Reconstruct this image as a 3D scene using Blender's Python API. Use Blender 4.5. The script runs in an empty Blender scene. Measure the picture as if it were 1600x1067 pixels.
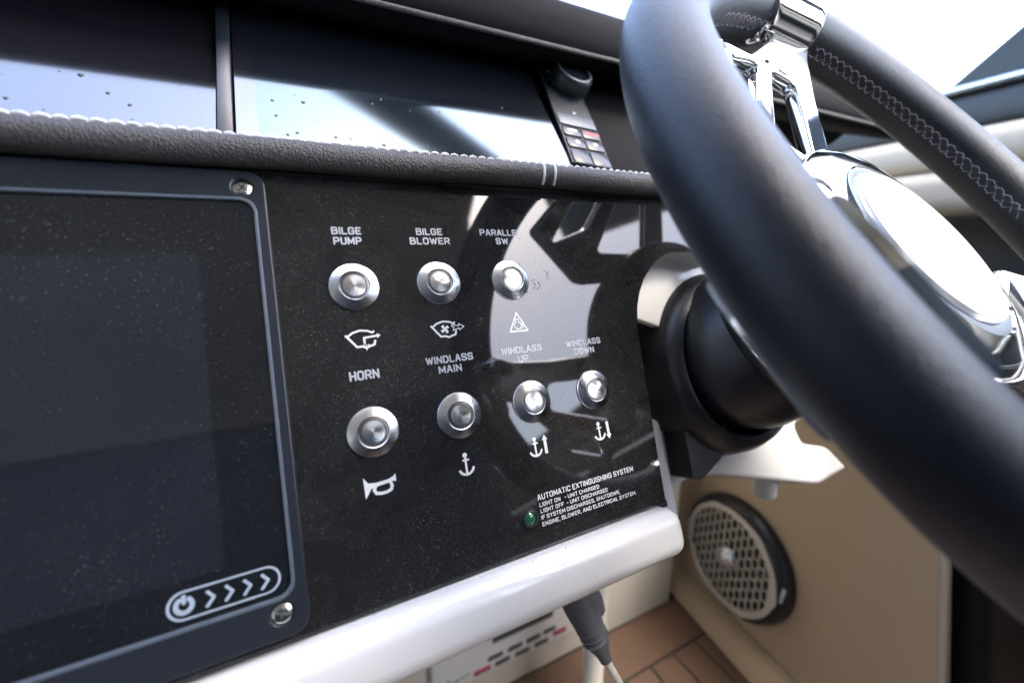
import bpy, bmesh, math, random
from mathutils import Vector, Matrix
random.seed(7)
sc = bpy.context.scene
C = sc.collection
rad = math.radians
MM = 0.001
CZ = 604.0                      # camera height above the teak sole, mm

# ------------------------------------------------------------------ camera
FPX, CX, CY = 640.05, 800.0, 533.5          # focal length and centre in pixels of the 1600 px photograph
RIGHT = Vector((.895198, -.445668, 0)); UP = Vector((.103727, .208352, .972538)); BACK = Vector((-.433429, -.870614, .232744))
cam_d = bpy.data.cameras.new('camera'); cam = bpy.data.objects.new('camera', cam_d); C.objects.link(cam); sc.camera = cam
cam_d.sensor_width = 36; cam_d.lens = FPX / 1600 * 36
cam_d.clip_start = .005; cam_d.clip_end = 500
mw = Matrix.Identity(4)
for i, v in enumerate((RIGHT, UP, BACK)):
    for j in range(3): mw[j][i] = v[j]
mw.translation = (0, 0, CZ * MM)
cam.matrix_world = mw
cam_d.dof.use_dof = True; cam_d.dof.focus_distance = .212; cam_d.dof.aperture_fstop = 4.2

# ------------------------------------------------------------------ sky, sun, exposure
SUN_EL, SUN_AZ = 62, 150         # degrees; azimuth from straight ahead (+Y) towards starboard (+X)
world = bpy.data.worlds.new('World'); sc.world = world; world.use_nodes = True
nt = world.node_tree
sky = nt.nodes.new('ShaderNodeTexSky'); sky.sky_type = 'NISHITA'; sky.sun_disc = False
sky.sun_elevation = rad(SUN_EL); sky.sun_rotation = rad(SUN_AZ)
sky.air_density = 1.0; sky.dust_density = 4.0; sky.ozone_density = 1.0
bg = nt.nodes['Background']; bg.inputs[1].default_value = .15
nt.links.new(sky.outputs[0], bg.inputs[0])
sun_d = bpy.data.lights.new('sun', 'SUN'); sun = bpy.data.objects.new('sun', sun_d); C.objects.link(sun)
sun_d.energy = .5; sun_d.angle = rad(15); sun_d.color = (1, .97, .93)
sdir = Vector((math.sin(rad(SUN_AZ)) * math.cos(rad(SUN_EL)), math.cos(rad(SUN_AZ)) * math.cos(rad(SUN_EL)), math.sin(rad(SUN_EL))))
sun.rotation_euler = sdir.to_track_quat('Z', 'Y').to_euler(); sun.location = (1, 1, 3)
vs = sc.view_settings; vs.view_transform = 'Standard'; vs.look = 'None'; vs.gamma = 1; vs.use_curve_mapping = False
vs.exposure = 3.45
sc.cycles.use_denoising = True
sc.cycles.max_bounces = 10; sc.cycles.glossy_bounces = 6

# ------------------------------------------------------------------ frames of the place (mm, camera at the origin, X along dash, Y forward, Z up)
T0 = Vector((19.24, 200.30, -19.36))                    # centre of the first button on the switch panel
PD = Vector((0, -.38066, -.92471)); PN = Vector((0, .92471, -.38066))
WC = Vector((288.68, 88.89, 7.54)); WE1 = Vector((.99844, .0558, 0)); WE2 = Vector((-.03576, .63981, .7677))
def frame(o, x, y):
    z = x.cross(y); m = Matrix.Identity(4)
    for i, v in enumerate((x, y, z)):
        for j in range(3): m[j][i] = v[j]
    m.translation = ((o[0]) * MM, (o[1]) * MM, (o[2] + CZ) * MM)
    return m
X1 = Vector((1, 0, 0))
M_PANEL = frame(T0, X1, -PD)                            # local: (u right, up, out)
M_WHEEL = frame(WC, WE1, WE2)
M_WORLD = frame((0, 0, 0), X1, Vector((0, 1, 0)))
S0 = T0 - 66 * PD + 20 * PN
def m_screen(deg, lift=0):
    th = rad(deg); up = Vector((0, math.sin(th), math.cos(th)))
    return frame(S0 + up.cross(X1) * -lift, X1, up)
M_SCREEN = m_screen(40)
def ray(x, y):
    return RIGHT * ((x - CX) / FPX) - UP * ((y - CY) / FPX) - BACK

# ------------------------------------------------------------------ objects
def thing(name, label, cat, mat=None, group=None):
    o = bpy.data.objects.new(name, None); C.objects.link(o); o.empty_display_size = .02
    o.matrix_world = mat or M_WORLD
    o['label'] = label; o['category'] = cat
    if group: o['group'] = group
    return o
def tag(o, label, cat, group=None):
    o['label'] = label; o['category'] = cat
    if group: o['group'] = group
    return o
def link(name, me, m, parent=None, local=None, mat=None, kind=None, label=None):
    o = bpy.data.objects.new(name, me); C.objects.link(o)
    if m is not None and len(me.materials) == 0: me.materials.append(m)
    if parent is not None:
        o.parent = parent
        if local is not None: o.matrix_local = local
    else:
        o.matrix_world = mat or M_WORLD
    if kind: o['kind'] = kind
    if label: o['label'] = label
    return o
def bm_mesh(name, bm, smooth=True, angle=35):
    bmesh.ops.recalc_face_normals(bm, faces=bm.faces)
    bmesh.ops.scale(bm, vec=(MM, MM, MM), verts=bm.verts)
    me = bpy.data.meshes.new(name); bm.to_mesh(me); bm.free()
    if smooth:
        for p in me.polygons: p.use_smooth = True
        me.set_sharp_from_angle(angle=rad(angle))
    return me
def obj(name, bm, m, parent=None, local=None, mat=None, kind=None, smooth=True, angle=35, label=None):
    return link(name, bm_mesh(name, bm, smooth, angle), m, parent, local, mat, kind, label)
def loc(x, y, z, rz=0): return Matrix.Translation((x * MM, y * MM, z * MM)) @ Matrix.Rotation(rz, 4, 'Z')

def box(bm, x0, x1, y0, y1, z0, z1, bev=0, seg=3, mtx=None):
    r = bmesh.ops.create_cube(bm, size=1)
    vs_ = r['verts']
    for v in vs_:
        v.co = Vector((x0 + (x1 - x0) * (v.co.x + .5), y0 + (y1 - y0) * (v.co.y + .5), z0 + (z1 - z0) * (v.co.z + .5)))
    if mtx is not None:
        for v in vs_: v.co = mtx @ v.co
    if bev:
        es = list({e for v in vs_ for e in v.link_edges})
        bmesh.ops.bevel(bm, geom=es, offset=bev, segments=seg, affect='EDGES', profile=.5)
def lathe(bm, prof, seg=64, mtx=None):
    rings = []
    for r, z in prof:
        if r < 1e-6: rings.append([bm.verts.new((0, 0, z))])
        else: rings.append([bm.verts.new((r * math.cos(2 * math.pi * k / seg), r * math.sin(2 * math.pi * k / seg), z)) for k in range(seg)])
    for a, b in zip(rings, rings[1:]):
        for k in range(seg):
            k2 = (k + 1) % seg
            if len(a) == 1 and len(b) == 1: continue
            if len(a) == 1: bm.faces.new((a[0], b[k], b[k2]))
            elif len(b) == 1: bm.faces.new((a[k], a[k2], b[0]))
            else: bm.faces.new((a[k], a[k2], b[k2], b[k]))
    if mtx is not None:
        for ring in rings:
            for v in ring: v.co = mtx @ v.co
def tube(bm, pts, r, seg=12, cap=True, rs=None):
    pts = [Vector(p) for p in pts]; rings = []
    t0 = (pts[1] - pts[0]).normalized()
    ref = Vector((0, 0, 1)) if abs(t0.z) < .9 else Vector((1, 0, 0))
    nrm = t0.cross(ref).normalized()
    for i, p in enumerate(pts):
        t = (pts[min(i + 1, len(pts) - 1)] - pts[max(i - 1, 0)]).normalized()
        nrm = (nrm - t * nrm.dot(t)).normalized(); b = t.cross(nrm)
        rr = rs[i] if rs else r
        rings.append([bm.verts.new(p + rr * (math.cos(2 * math.pi * k / seg) * nrm + math.sin(2 * math.pi * k / seg) * b)) for k in range(seg)])
    for a, b in zip(rings, rings[1:]):
        for k in range(seg): bm.faces.new((a[k], a[(k + 1) % seg], b[(k + 1) % seg], b[k]))
    if cap:
        bm.faces.new(rings[0]); bm.faces.new(rings[-1])
def prism(bm, poly, z0, z1, mtx=None):
    a = [bm.verts.new((x, y, z0)) for x, y in poly]; b = [bm.verts.new((x, y, z1)) for x, y in poly]
    bm.faces.new(a); bm.faces.new(b); n = len(poly)
    for k in range(n): bm.faces.new((a[k], a[(k + 1) % n], b[(k + 1) % n], b[k]))
    if mtx is not None:
        for v in a + b: v.co = mtx @ v.co
def rrect(x0, x1, y0, y1, r, seg=8):
    pts = []
    for cx, cy, a0 in ((x1 - r, y1 - r, 0), (x0 + r, y1 - r, 90), (x0 + r, y0 + r, 180), (x1 - r, y0 + r, 270)):
        for k in range(seg + 1):
            a = rad(a0 + 90 * k / seg); pts.append((cx + r * math.cos(a), cy + r * math.sin(a)))
    return pts
def circle(x, y, r, seg=32): return [(x + r * math.cos(2 * math.pi * k / seg), y + r * math.sin(2 * math.pi * k / seg)) for k in range(seg)]
def rounded(poly, r, seg=5):
    out = []; n = len(poly)
    for i in range(n):
        p = Vector(poly[i]); a = Vector(poly[i - 1]) - p; b = Vector(poly[(i + 1) % n]) - p
        d = min(r, a.length * .45, b.length * .45); s = p + a.normalized() * d; e = p + b.normalized() * d
        for k in range(seg + 1):
            t = k / seg; q = s * (1 - t) ** 2 + p * 2 * t * (1 - t) + e * t * t; out.append((q.x, q.y))
    return out
def flat_mesh(name, loops, depth=0, bevel=0, z=0, bseg=3):
    """2D outlines (holes included) filled and thickened; front face at z, body behind it."""
    cu = bpy.data.curves.new(name, 'CURVE'); cu.dimensions = '2D'; cu.fill_mode = 'BOTH' if depth else 'FRONT'
    cu.extrude = max(depth / 2 - bevel, 0) if depth else 0; cu.bevel_depth = bevel; cu.bevel_resolution = bseg; cu.offset = -bevel
    for lp in loops:
        s = cu.splines.new('POLY'); s.points.add(len(lp) - 1); s.use_cyclic_u = True
        for p, q in zip(s.points, lp): p.co = (q[0], q[1], 0, 1)
    o = bpy.data.objects.new(name, cu); C.objects.link(o)
    dg = bpy.context.evaluated_depsgraph_get(); me = bpy.data.meshes.new_from_object(o.evaluated_get(dg))
    bpy.data.objects.remove(o); bpy.data.curves.remove(cu)
    for v in me.vertices: v.co = Vector((v.co.x * MM, v.co.y * MM, (v.co.z + z - depth / 2) * MM))
    for p in me.polygons: p.use_smooth = True
    me.set_sharp_from_angle(angle=rad(30))
    return me
GLYPH = {
 'A': (4, [[(0, 0), (1.7, 6), (2.3, 6), (4, 0)], [(.8, 1.9), (3.2, 1.9)]]), 'B': (4, [[(3, 3.2), (0, 3.2), (0, 6), (3, 6), (3.7, 5.4), (3.7, 3.9), (3, 3.2), (4, 2.4), (4, .8), (3.1, 0), (0, 0), (0, 3.2)]]),
 'C': (4, [[(4, 4.5), (4, 5.1), (3.2, 6), (.8, 6), (0, 5.1), (0, .9), (.8, 0), (3.2, 0), (4, .9), (4, 1.5)]]), 'D': (4, [[(0, 0), (0, 6), (2.8, 6), (4, 4.8), (4, 1.2), (2.8, 0), (0, 0)]]),
 'E': (3.5, [[(3.5, 6), (0, 6), (0, 0), (3.5, 0)], [(0, 3.1), (2.9, 3.1)]]), 'F': (3.5, [[(3.5, 6), (0, 6), (0, 0)], [(0, 3.0), (2.9, 3.0)]]),
 'G': (4, [[(4, 4.6), (4, 5.1), (3.2, 6), (.8, 6), (0, 5.1), (0, .9), (.8, 0), (3.2, 0), (4, .9), (4, 2.8), (2.3, 2.8)]]), 'H': (4, [[(0, 0), (0, 6)], [(4, 0), (4, 6)], [(0, 3), (4, 3)]]),
 'I': (0, [[(0, 0), (0, 6)]]), 'L': (3.3, [[(0, 6), (0, 0), (3.3, 0)]]), 'M': (4.8, [[(0, 0), (0, 6), (2.4, 1.2), (4.8, 6), (4.8, 0)]]), 'N': (4, [[(0, 0), (0, 6), (4, 0), (4, 6)]]),
 'O': (4, [[(.9, 0), (0, 1), (0, 5), (.9, 6), (3.1, 6), (4, 5), (4, 1), (3.1, 0), (.9, 0)]]), 'P': (4, [[(0, 0), (0, 6), (3.1, 6), (4, 5.2), (4, 3.5), (3.1, 2.7), (0, 2.7)]]),
 'R': (4, [[(0, 0), (0, 6), (3.1, 6), (4, 5.2), (4, 3.6), (3.1, 2.8), (0, 2.8)], [(2.2, 2.8), (4, 0)]]), 'S': (4, [[(4, 4.7), (4, 5.2), (3.2, 6), (.8, 6), (0, 5.2), (0, 4), (.8, 3.2), (3.2, 2.8), (4, 2), (4, .8), (3.2, 0), (.8, 0), (0, .8), (0, 1.3)]]),
 'T': (3.8, [[(0, 6), (3.8, 6)], [(1.9, 6), (1.9, 0)]]), 'U': (4, [[(0, 6), (0, .9), (.8, 0), (3.2, 0), (4, .9), (4, 6)]]), 'V': (4, [[(0, 6), (2, 0), (4, 6)]]), 'W': (5.6, [[(0, 6), (1.4, 0), (2.8, 5.2), (4.2, 0), (5.6, 6)]]),
 'X': (4, [[(0, 0), (4, 6)], [(0, 6), (4, 0)]]), 'Y': (4, [[(0, 6), (2, 2.8), (4, 6)], [(2, 2.8), (2, 0)]]), '-': (2, [[(0, 2.8), (2, 2.8)]]), ',': (.3, [[(.3, .3), (0, -1.1)]]), '.': (0, [[(0, 0), (0, .15)]]), ' ': (1.2, [])}
def text_mesh(s, x0, x1, y0, y1, z, weight=1.25):
    """one line of single-stroke block lettering fitted into the box x0..x1, y0..y1"""
    adv = 0; segs = []
    for ch in s:
        w, ls = GLYPH[ch]
        for l in ls: segs.append([(adv + a, b) for a, b in l])
        adv += w + (2.1 if ch != ' ' else 1.2)
    tot = adv - 2.1; h = (y1 - y0); sy = h / (6 + weight); sx = (x1 - x0) / (tot + weight); wd = weight * min(sx, sy) * (1 if sx > sy * .6 else 1.1)
    bm = bmesh.new()
    for l in segs: 
        pts = [(x0 + wd / 2 + a * sx, y0 + wd / 2 + b * sy) for a, b in l]
        poly(bm, circle(pts[0][0], pts[0][1], wd / 2, 10), z); stroke(bm, pts, wd, z)
    bmesh.ops.recalc_face_normals(bm, faces=bm.faces)
    for f in bm.faces:
        if f.normal.z < 0: f.normal_flip()
    bmesh.ops.scale(bm, vec=(MM, MM, MM), verts=bm.verts)
    me = bpy.data.meshes.new('lettering'); bm.to_mesh(me); bm.free()
    return me
def join_text(name, lines):
    bm = bmesh.new()
    for me in lines: bm.from_mesh(me)
    out = bpy.data.meshes.new(name); bm.to_mesh(out); bm.free()
    for me in lines: bpy.data.meshes.remove(me)
    return out
zc = [0]
def stroke(bm, pts, w, z, closed=False):
    """a flat painted line with round joints; every piece a hair above the last"""
    n = len(pts)
    for i in range(n if closed else n - 1):
        a = Vector(pts[i]); b = Vector(pts[(i + 1) % n]); d = (b - a).normalized(); s = Vector((-d.y, d.x)) * w / 2
        zc[0] += 1; zz = z + .0008 * (zc[0] % 60)
        bm.faces.new([bm.verts.new((p.x, p.y, zz)) for p in (a + s, a - s, b - s, b + s)])
        zc[0] += 1; zz = z + .0008 * (zc[0] % 60)
        bm.faces.new([bm.verts.new((x, y, zz)) for x, y in circle(b.x, b.y, w / 2, 10)])
def poly(bm, pts, z):
    zc[0] += 1; zz = z + .0008 * (zc[0] % 60)
    f = bm.faces.new([bm.verts.new((x, y, zz)) for x, y in pts]); bmesh.ops.triangulate(bm, faces=[f])

# ------------------------------------------------------------------ materials
def new_mat(name):
    m = bpy.data.materials.new(name); m.use_nodes = True
    return m, m.node_tree, m.node_tree.nodes['Principled BSDF']
def N(t, kind, **kw):
    n = t.nodes.new(kind)
    for k, v in kw.items():
        if k == 'inp':
            for a, b in v.items(): n.inputs[a].default_value = b
        else: setattr(n, k, v)
    return n
def L(t, a, b): t.links.new(a, b)
def simple(name, col, rough=.5, metal=0, spec=.5, coat=0, var=.06, vscale=60, bump=0, bscale=400, coat_rough=.05, ior=1.5):
    m, t, p = new_mat(name)
    p.inputs['Base Color'].default_value = (*col, 1); p.inputs['Roughness'].default_value = rough
    p.inputs['Metallic'].default_value = metal; p.inputs['Specular IOR Level'].default_value = spec
    p.inputs['Coat Weight'].default_value = coat; p.inputs['Coat Roughness'].default_value = coat_rough; p.inputs['IOR'].default_value = ior
    tc = N(t, 'ShaderNodeTexCoord')
    no = N(t, 'ShaderNodeTexNoise', inp={'Scale': vscale, 'Detail': 5.0, 'Roughness': .6}); L(t, tc.outputs['Object'], no.inputs['Vector'])
    mp = N(t, 'ShaderNodeMapRange', inp={'To Min': 1 - var, 'To Max': 1 + var}); L(t, no.outputs['Fac'], mp.inputs['Value'])
    mx = N(t, 'ShaderNodeMix', data_type='RGBA', blend_type='MULTIPLY', inp={0: 1.0}); mx.inputs[6].default_value = (*col, 1)
    L(t, mp.outputs[0], mx.inputs[7]); L(t, mx.outputs[2], p.inputs['Base Color'])
    mr = N(t, 'ShaderNodeMapRange', inp={'To Min': max(rough - .05, .01), 'To Max': rough + .05}); L(t, no.outputs['Fac'], mr.inputs['Value']); L(t, mr.outputs[0], p.inputs['Roughness'])
    if bump:
        nb = N(t, 'ShaderNodeTexNoise', inp={'Scale': bscale, 'Detail': 4.0}); L(t, tc.outputs['Object'], nb.inputs['Vector'])
        bp = N(t, 'ShaderNodeBump', inp={'Strength': bump, 'Distance': .0004}); L(t, nb.outputs['Fac'], bp.inputs['Height']); L(t, bp.outputs[0], p.inputs['Normal'])
    return m
def specks(t, tc, scale, thr, keep):
    """sparse dust: 1 inside a speck, 0 elsewhere"""
    vo = N(t, 'ShaderNodeTexVoronoi', inp={'Scale': scale, 'Randomness': 1.0}); L(t, tc, vo.inputs['Vector'])
    sx = N(t, 'ShaderNodeSeparateColor'); L(t, vo.outputs['Color'], sx.inputs[0])
    rr = N(t, 'ShaderNodeMath', operation='MULTIPLY', inp={1: thr}); L(t, sx.outputs[1], rr.inputs[0])
    a = N(t, 'ShaderNodeMath', operation='LESS_THAN'); L(t, vo.outputs['Distance'], a.inputs[0]); L(t, rr.outputs[0], a.inputs[1])
    b = N(t, 'ShaderNodeMath', operation='LESS_THAN', inp={1: keep}); L(t, sx.outputs[0], b.inputs[0])
    c = N(t, 'ShaderNodeMath', operation='MULTIPLY'); L(t, a.outputs[0], c.inputs[0]); L(t, b.outputs[0], c.inputs[1])
    return c.outputs[0]
def dusty_gloss(name, col, rough=.04, dust=1.0, ior=1.5, tint=None, film=.012, scale=1.0, strength=.24):
    """polished black acrylic or glass with settled dust on it"""
    m, t, p = new_mat(name)
    p.inputs['Base Color'].default_value = (*col, 1); p.inputs['Roughness'].default_value = rough; p.inputs['IOR'].default_value = ior
    if tint: p.inputs['Specular Tint'].default_value = (*tint, 1)
    tc = N(t, 'ShaderNodeTexCoord').outputs['Object']
    no = N(t, 'ShaderNodeTexNoise', inp={'Scale': 17.0, 'Detail': 6.0, 'Roughness': .7, 'Distortion': .8}); L(t, tc, no.inputs['Vector'])
    dn = N(t, 'ShaderNodeMapRange', inp={'From Min': .36, 'From Max': .68, 'To Min': .12, 'To Max': 1.0}); L(t, no.outputs['Fac'], dn.inputs['Value'])
    s1 = specks(t, tc, 1500 * scale, .30, .40 * dust); s2 = specks(t, tc, 560 * scale, .14, .18 * dust); s3 = specks(t, tc, 2600 * scale, .42, .6 * dust)
    m1 = N(t, 'ShaderNodeMath', operation='MAXIMUM'); L(t, s1, m1.inputs[0]); L(t, s2, m1.inputs[1])
    h3 = N(t, 'ShaderNodeMath', operation='MULTIPLY', inp={1: .35}); L(t, s3, h3.inputs[0])
    m2 = N(t, 'ShaderNodeMath', operation='MAXIMUM'); L(t, m1.outputs[0], m2.inputs[0]); L(t, h3.outputs[0], m2.inputs[1])
    m3 = N(t, 'ShaderNodeMath', operation='MULTIPLY'); L(t, m2.outputs[0], m3.inputs[0]); L(t, dn.outputs[0], m3.inputs[1])
    fl = N(t, 'ShaderNodeMath', operation='MULTIPLY_ADD', inp={1: film, 2: film * .6}); L(t, dn.outputs[0], fl.inputs[0])
    fm = N(t, 'ShaderNodeMath', operation='MAXIMUM'); L(t, m3.outputs[0], fm.inputs[0]); L(t, fl.outputs[0], fm.inputs[1])
    d = N(t, 'ShaderNodeBsdfDiffuse', inp={'Color': (.5, .5, .47, 1)})
    ms = N(t, 'ShaderNodeMixShader')
    sc_ = N(t, 'ShaderNodeMath', operation='MULTIPLY', inp={1: .24}); L(t, fm.outputs[0], sc_.inputs[0])
    sc_.inputs[1].default_value = strength; L(t, sc_.outputs[0], ms.inputs[0]); L(t, p.outputs[0], ms.inputs[1]); L(t, d.outputs[0], ms.inputs[2])
    L(t, ms.outputs[0], t.nodes['Material Output'].inputs['Surface'])
    return m
def leather(name, col, rough, scale, strength, dist=.0005, spec=.5, folds=0, tint=(1, 1, 1), var=.25):
    m, t, p = new_mat(name); p.inputs['Specular Tint'].default_value = (*tint, 1)
    tc = N(t, 'ShaderNodeTexCoord').outputs['Object']
    nz = N(t, 'ShaderNodeTexNoise', inp={'Scale': scale * .5, 'Detail': 2.0}); L(t, tc, nz.inputs['Vector'])
    mxv = N(t, 'ShaderNodeMix', data_type='VECTOR', inp={0: .0012}); L(t, tc, mxv.inputs[4]); L(t, nz.outputs['Color'], mxv.inputs[5])
    vo = N(t, 'ShaderNodeTexVoronoi', feature='DISTANCE_TO_EDGE', inp={'Scale': scale}); L(t, mxv.outputs[1], vo.inputs['Vector'])
    cr = N(t, 'ShaderNodeMapRange', inp={'From Min': 0.0, 'From Max': .25}); L(t, vo.outputs['Distance'], cr.inputs['Value'])
    no = N(t, 'ShaderNodeTexNoise', inp={'Scale': scale * .12, 'Detail': 5.0, 'Roughness': .6}); L(t, tc, no.inputs['Vector'])
    ad = N(t, 'ShaderNodeMath', operation='MULTIPLY_ADD', inp={1: .8 + folds}); L(t, no.outputs['Fac'], ad.inputs[0]); L(t, cr.outputs[0], ad.inputs[2])
    bp = N(t, 'ShaderNodeBump', inp={'Strength': strength, 'Distance': dist}); L(t, ad.outputs[0], bp.inputs['Height']); L(t, bp.outputs[0], p.inputs['Normal'])
    mp = N(t, 'ShaderNodeMapRange', inp={'To Min': 1 - var, 'To Max': 1 + var}); L(t, no.outputs['Fac'], mp.inputs['Value'])
    mx = N(t, 'ShaderNodeMix', data_type='RGBA', blend_type='MULTIPLY', inp={0: 1.0}); mx.inputs[6].default_value = (*col, 1); L(t, mp.outputs[0], mx.inputs[7]); L(t, mx.outputs[2], p.inputs['Base Color'])
    p.inputs['Roughness'].default_value = rough; p.inputs['Specular IOR Level'].default_value = spec
    return m
def turned_steel(name, rough=.22):
    """lathe-turned stainless: radial streaks round the local Z axis"""
    m, t, p = new_mat(name)
    p.inputs['Metallic'].default_value = 1; p.inputs['Base Color'].default_value = (.78, .77, .75, 1); p.inputs['Roughness'].default_value = rough
    p.inputs['Anisotropic'].default_value = .85
    tg = N(t, 'ShaderNodeTangent', direction_type='RADIAL', axis='Z'); L(t, tg.outputs[0], p.inputs['Tangent'])
    tc = N(t, 'ShaderNodeTexCoord'); sp = N(t, 'ShaderNodeSeparateXYZ'); L(t, tc.outputs['Object'], sp.inputs[0])
    x2 = N(t, 'ShaderNodeVectorMath', operation='LENGTH'); cb = N(t, 'ShaderNodeCombineXYZ'); L(t, sp.outputs[0], cb.inputs[0]); L(t, sp.outputs[1], cb.inputs[1]); L(t, cb.outputs[0], x2.inputs[0])
    no = N(t, 'ShaderNodeTexNoise', noise_dimensions='1D', inp={'Scale': 9000.0, 'Detail': 3.0}); L(t, x2.outputs['Value'], no.inputs['W'])
    mr = N(t, 'ShaderNodeMapRange', inp={'To Min': rough - .03, 'To Max': rough + .05}); L(t, no.outputs['Fac'], mr.inputs['Value']); L(t, mr.outputs[0], p.inputs['Roughness'])
    mc = N(t, 'ShaderNodeMapRange', inp={'To Min': .74, 'To Max': .82}); L(t, no.outputs['Fac'], mc.inputs['Value']); L(t, mc.outputs[0], p.inputs['Base Color'])
    return m
def teak(name, col):
    m, t, p = new_mat(name)
    tc = N(t, 'ShaderNodeTexCoord').outputs['Object']
    oi = N(t, 'ShaderNodeObjectInfo')
    av = N(t, 'ShaderNodeVectorMath', operation='ADD'); L(t, tc, av.inputs[0]); L(t, oi.outputs['Random'], av.inputs[1])
    mpn = N(t, 'ShaderNodeMapping', inp={'Scale': (60, 5, 60)}); L(t, av.outputs[0], mpn.inputs['Vector'])
    no = N(t, 'ShaderNodeTexNoise', inp={'Scale': 4.0, 'Detail': 6.0, 'Distortion': .6}); L(t, mpn.outputs[0], no.inputs['Vector'])
    rp = N(t, 'ShaderNodeMix', data_type='RGBA'); rp.inputs[6].default_value = (*[c * .65 for c in col], 1); rp.inputs[7].default_value = (*[min(1, c * 1.3) for c in col], 1)
    L(t, no.outputs['Fac'], rp.inputs[0]); L(t, rp.outputs[2], p.inputs['Base Color']); p.inputs['Roughness'].default_value = .55
    bp = N(t, 'ShaderNodeBump', inp={'Strength': .2, 'Distance': .0005}); L(t, no.outputs['Fac'], bp.inputs['Height']); L(t, bp.outputs[0], p.inputs['Normal'])
    return m

M = {}
M['panel'] = dusty_gloss('black acrylic', (.006, .006, .007), .035, strength=.46, film=.036)
M['glass'] = dusty_gloss('display glass', (.004, .0045, .006), .035, dust=.6, tint=(.85, .92, 1), scale=.8, film=.03, ior=1.75)
M['screen_bezel'] = dusty_gloss('screen border glass', (.006, .006, .009), .08, dust=.03, ior=2.2, tint=(.86, .93, 1))
M['screen_lcd'] = dusty_gloss('coated lcd glass', (.004, .006, .010), .075, dust=.03, ior=2.25, tint=(.66, .88, 1))
M['lcd_dim'] = dusty_gloss('unlit lcd', (.008, .010, .014), .035, dust=.6, tint=(.8, .9, 1), scale=.8, film=.035, ior=1.8)
M['bezel'] = simple('blue grey bezel plastic', (.016, .020, .027), .3, var=.1, vscale=120, bump=.08, bscale=1500)
M['bezel_edge'] = simple('pale bezel edge', (.085, .105, .13), .4, var=.15)  # lighter blue grey than the bezel, for its edge lines
M['dark_plastic'] = simple('black moulded plastic', (.014, .015, .018), .38, var=.12, bump=.05, bscale=1200)
M['rubber'] = simple('black rubber boot', (.013, .014, .017), .36, var=.15, vscale=40, bump=.06, bscale=900)
M['hood'] = leather('black hood vinyl', (.004, .0045, .0055), .8, 900, .2, spec=.12)
M['gelcoat'] = simple('white gelcoat', (.66, .66, .645), .3, coat=.5, var=.025, vscale=25)
_t = M['gelcoat'].node_tree; _p = _t.nodes['Principled BSDF']; _src = _p.inputs['Base Color'].links[0].from_socket
_tc = N(_t, 'ShaderNodeTexCoord').outputs['Object']; _s = specks(_t, _tc, 210, .10, .22)
_m = N(_t, 'ShaderNodeMix', data_type='RGBA'); _m.inputs[7].default_value = (.16, .15, .13, 1); L(_t, _s, _m.inputs[0]); L(_t, _src, _m.inputs[6]); L(_t, _m.outputs[2], _p.inputs['Base Color'])
M['gelcoat_warm'] = simple('cream gelcoat', (.55, .53, .47), .35, coat=.3, var=.03, vscale=15)
M['recess'] = simple('white recess gelcoat', (.80, .80, .77), .3, coat=.4, var=.02)
M['housing'] = simple('white housing plastic', (.47, .47, .455), .35, var=.03)
M['steel'] = turned_steel('turned stainless steel')
M['steel_ring'] = simple('dull steel ring', (.20, .205, .2), .35, metal=.9, var=.1)
M['screw'] = simple('screw steel', (.72, .70, .66), .2, metal=1, var=.2, vscale=900)
M['hub_groove'] = simple('grey hub ring', (.25, .29, .33), .35, metal=1, var=.05)
M['hub_face'] = simple('satin hub steel with sky glare', (.52, .53, .545), .3, metal=.5, var=.02)  # half-diffuse pale tone stands in for the bright sky reflection on the cap
M['chrome'] = simple('polished stainless', (.86, .86, .86), .07, metal=1, var=.02, bump=.02, bscale=120)
M['satin'] = simple('satin steel', (.62, .66, .70), .28, metal=1, var=.05)
M['rim'] = leather('navy black rim leather', (.0045, .0055, .009), .40, 900, .22, folds=-.76, spec=.42, tint=(.88, .94, 1), var=.06)
_p = M['rim'].node_tree.nodes['Principled BSDF']; _p.inputs['Sheen Weight'].default_value = .10; _p.inputs['Sheen Roughness'].default_value = .4; _p.inputs['Sheen Tint'].default_value = (.85, .92, 1, 1)
M['roll'] = leather('dark taupe trim leather', (.055, .050, .048), .55, 560, .55)
M['thread'] = simple('pale thread', (.74, .74, .74), .7, var=.1, bump=.4, bscale=3000)
M['rim_thread'] = simple('grey lilac thread', (.27, .27, .32), .7, var=.1)
M['print'] = simple('white screen print', (.72, .74, .76), .6, var=.08, vscale=500)
M['print_grey'] = simple('grey screen print', (.44, .46, .50), .6, var=.12, vscale=600)
M['print_blue'] = simple('pale blue screen print', (.36, .42, .50), .55, var=.05)
M['green_lens'] = simple('green lens', (.012, .10, .045), .12, coat=1, var=.1, ior=1.55)
M['vinyl'] = leather('tan upholstery vinyl', (.46, .35, .23), .6, 1400, .04, spec=.22, var=.04)
M['vinyl_light'] = leather('cream upholstery vinyl', (.50, .43, .33), .75, 900, .1, var=.04, spec=.2)
M['piping'] = simple('pale piping', (.45, .40, .33), .5)
M['grille'] = simple('beige grille plastic', (.50, .47, .41), .35, var=.08)
M['teak'] = teak('teak', (.085, .047, .028))
M['caulk'] = simple('black caulk', (.012, .011, .010), .6)
M['grey_plug'] = simple('grey plug rubber', (.085, .09, .098), .5, var=.1)
M['cord'] = simple('cream cord', (.66, .63, .52), .45)
M['hose'] = simple('white hose', (.66, .64, .57), .4)
M['unit'] = simple('white plastic', (.60, .62, .62), .4)
M['key'] = simple('dark keys', (.045, .055, .06), .5)
M['key_red'] = simple('maroon keys', (.28, .025, .075), .5)
M['key_green'] = simple('green print', (.03, .16, .12), .5)
M['red'] = simple('red print', (.30, .03, .06), .5)
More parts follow.
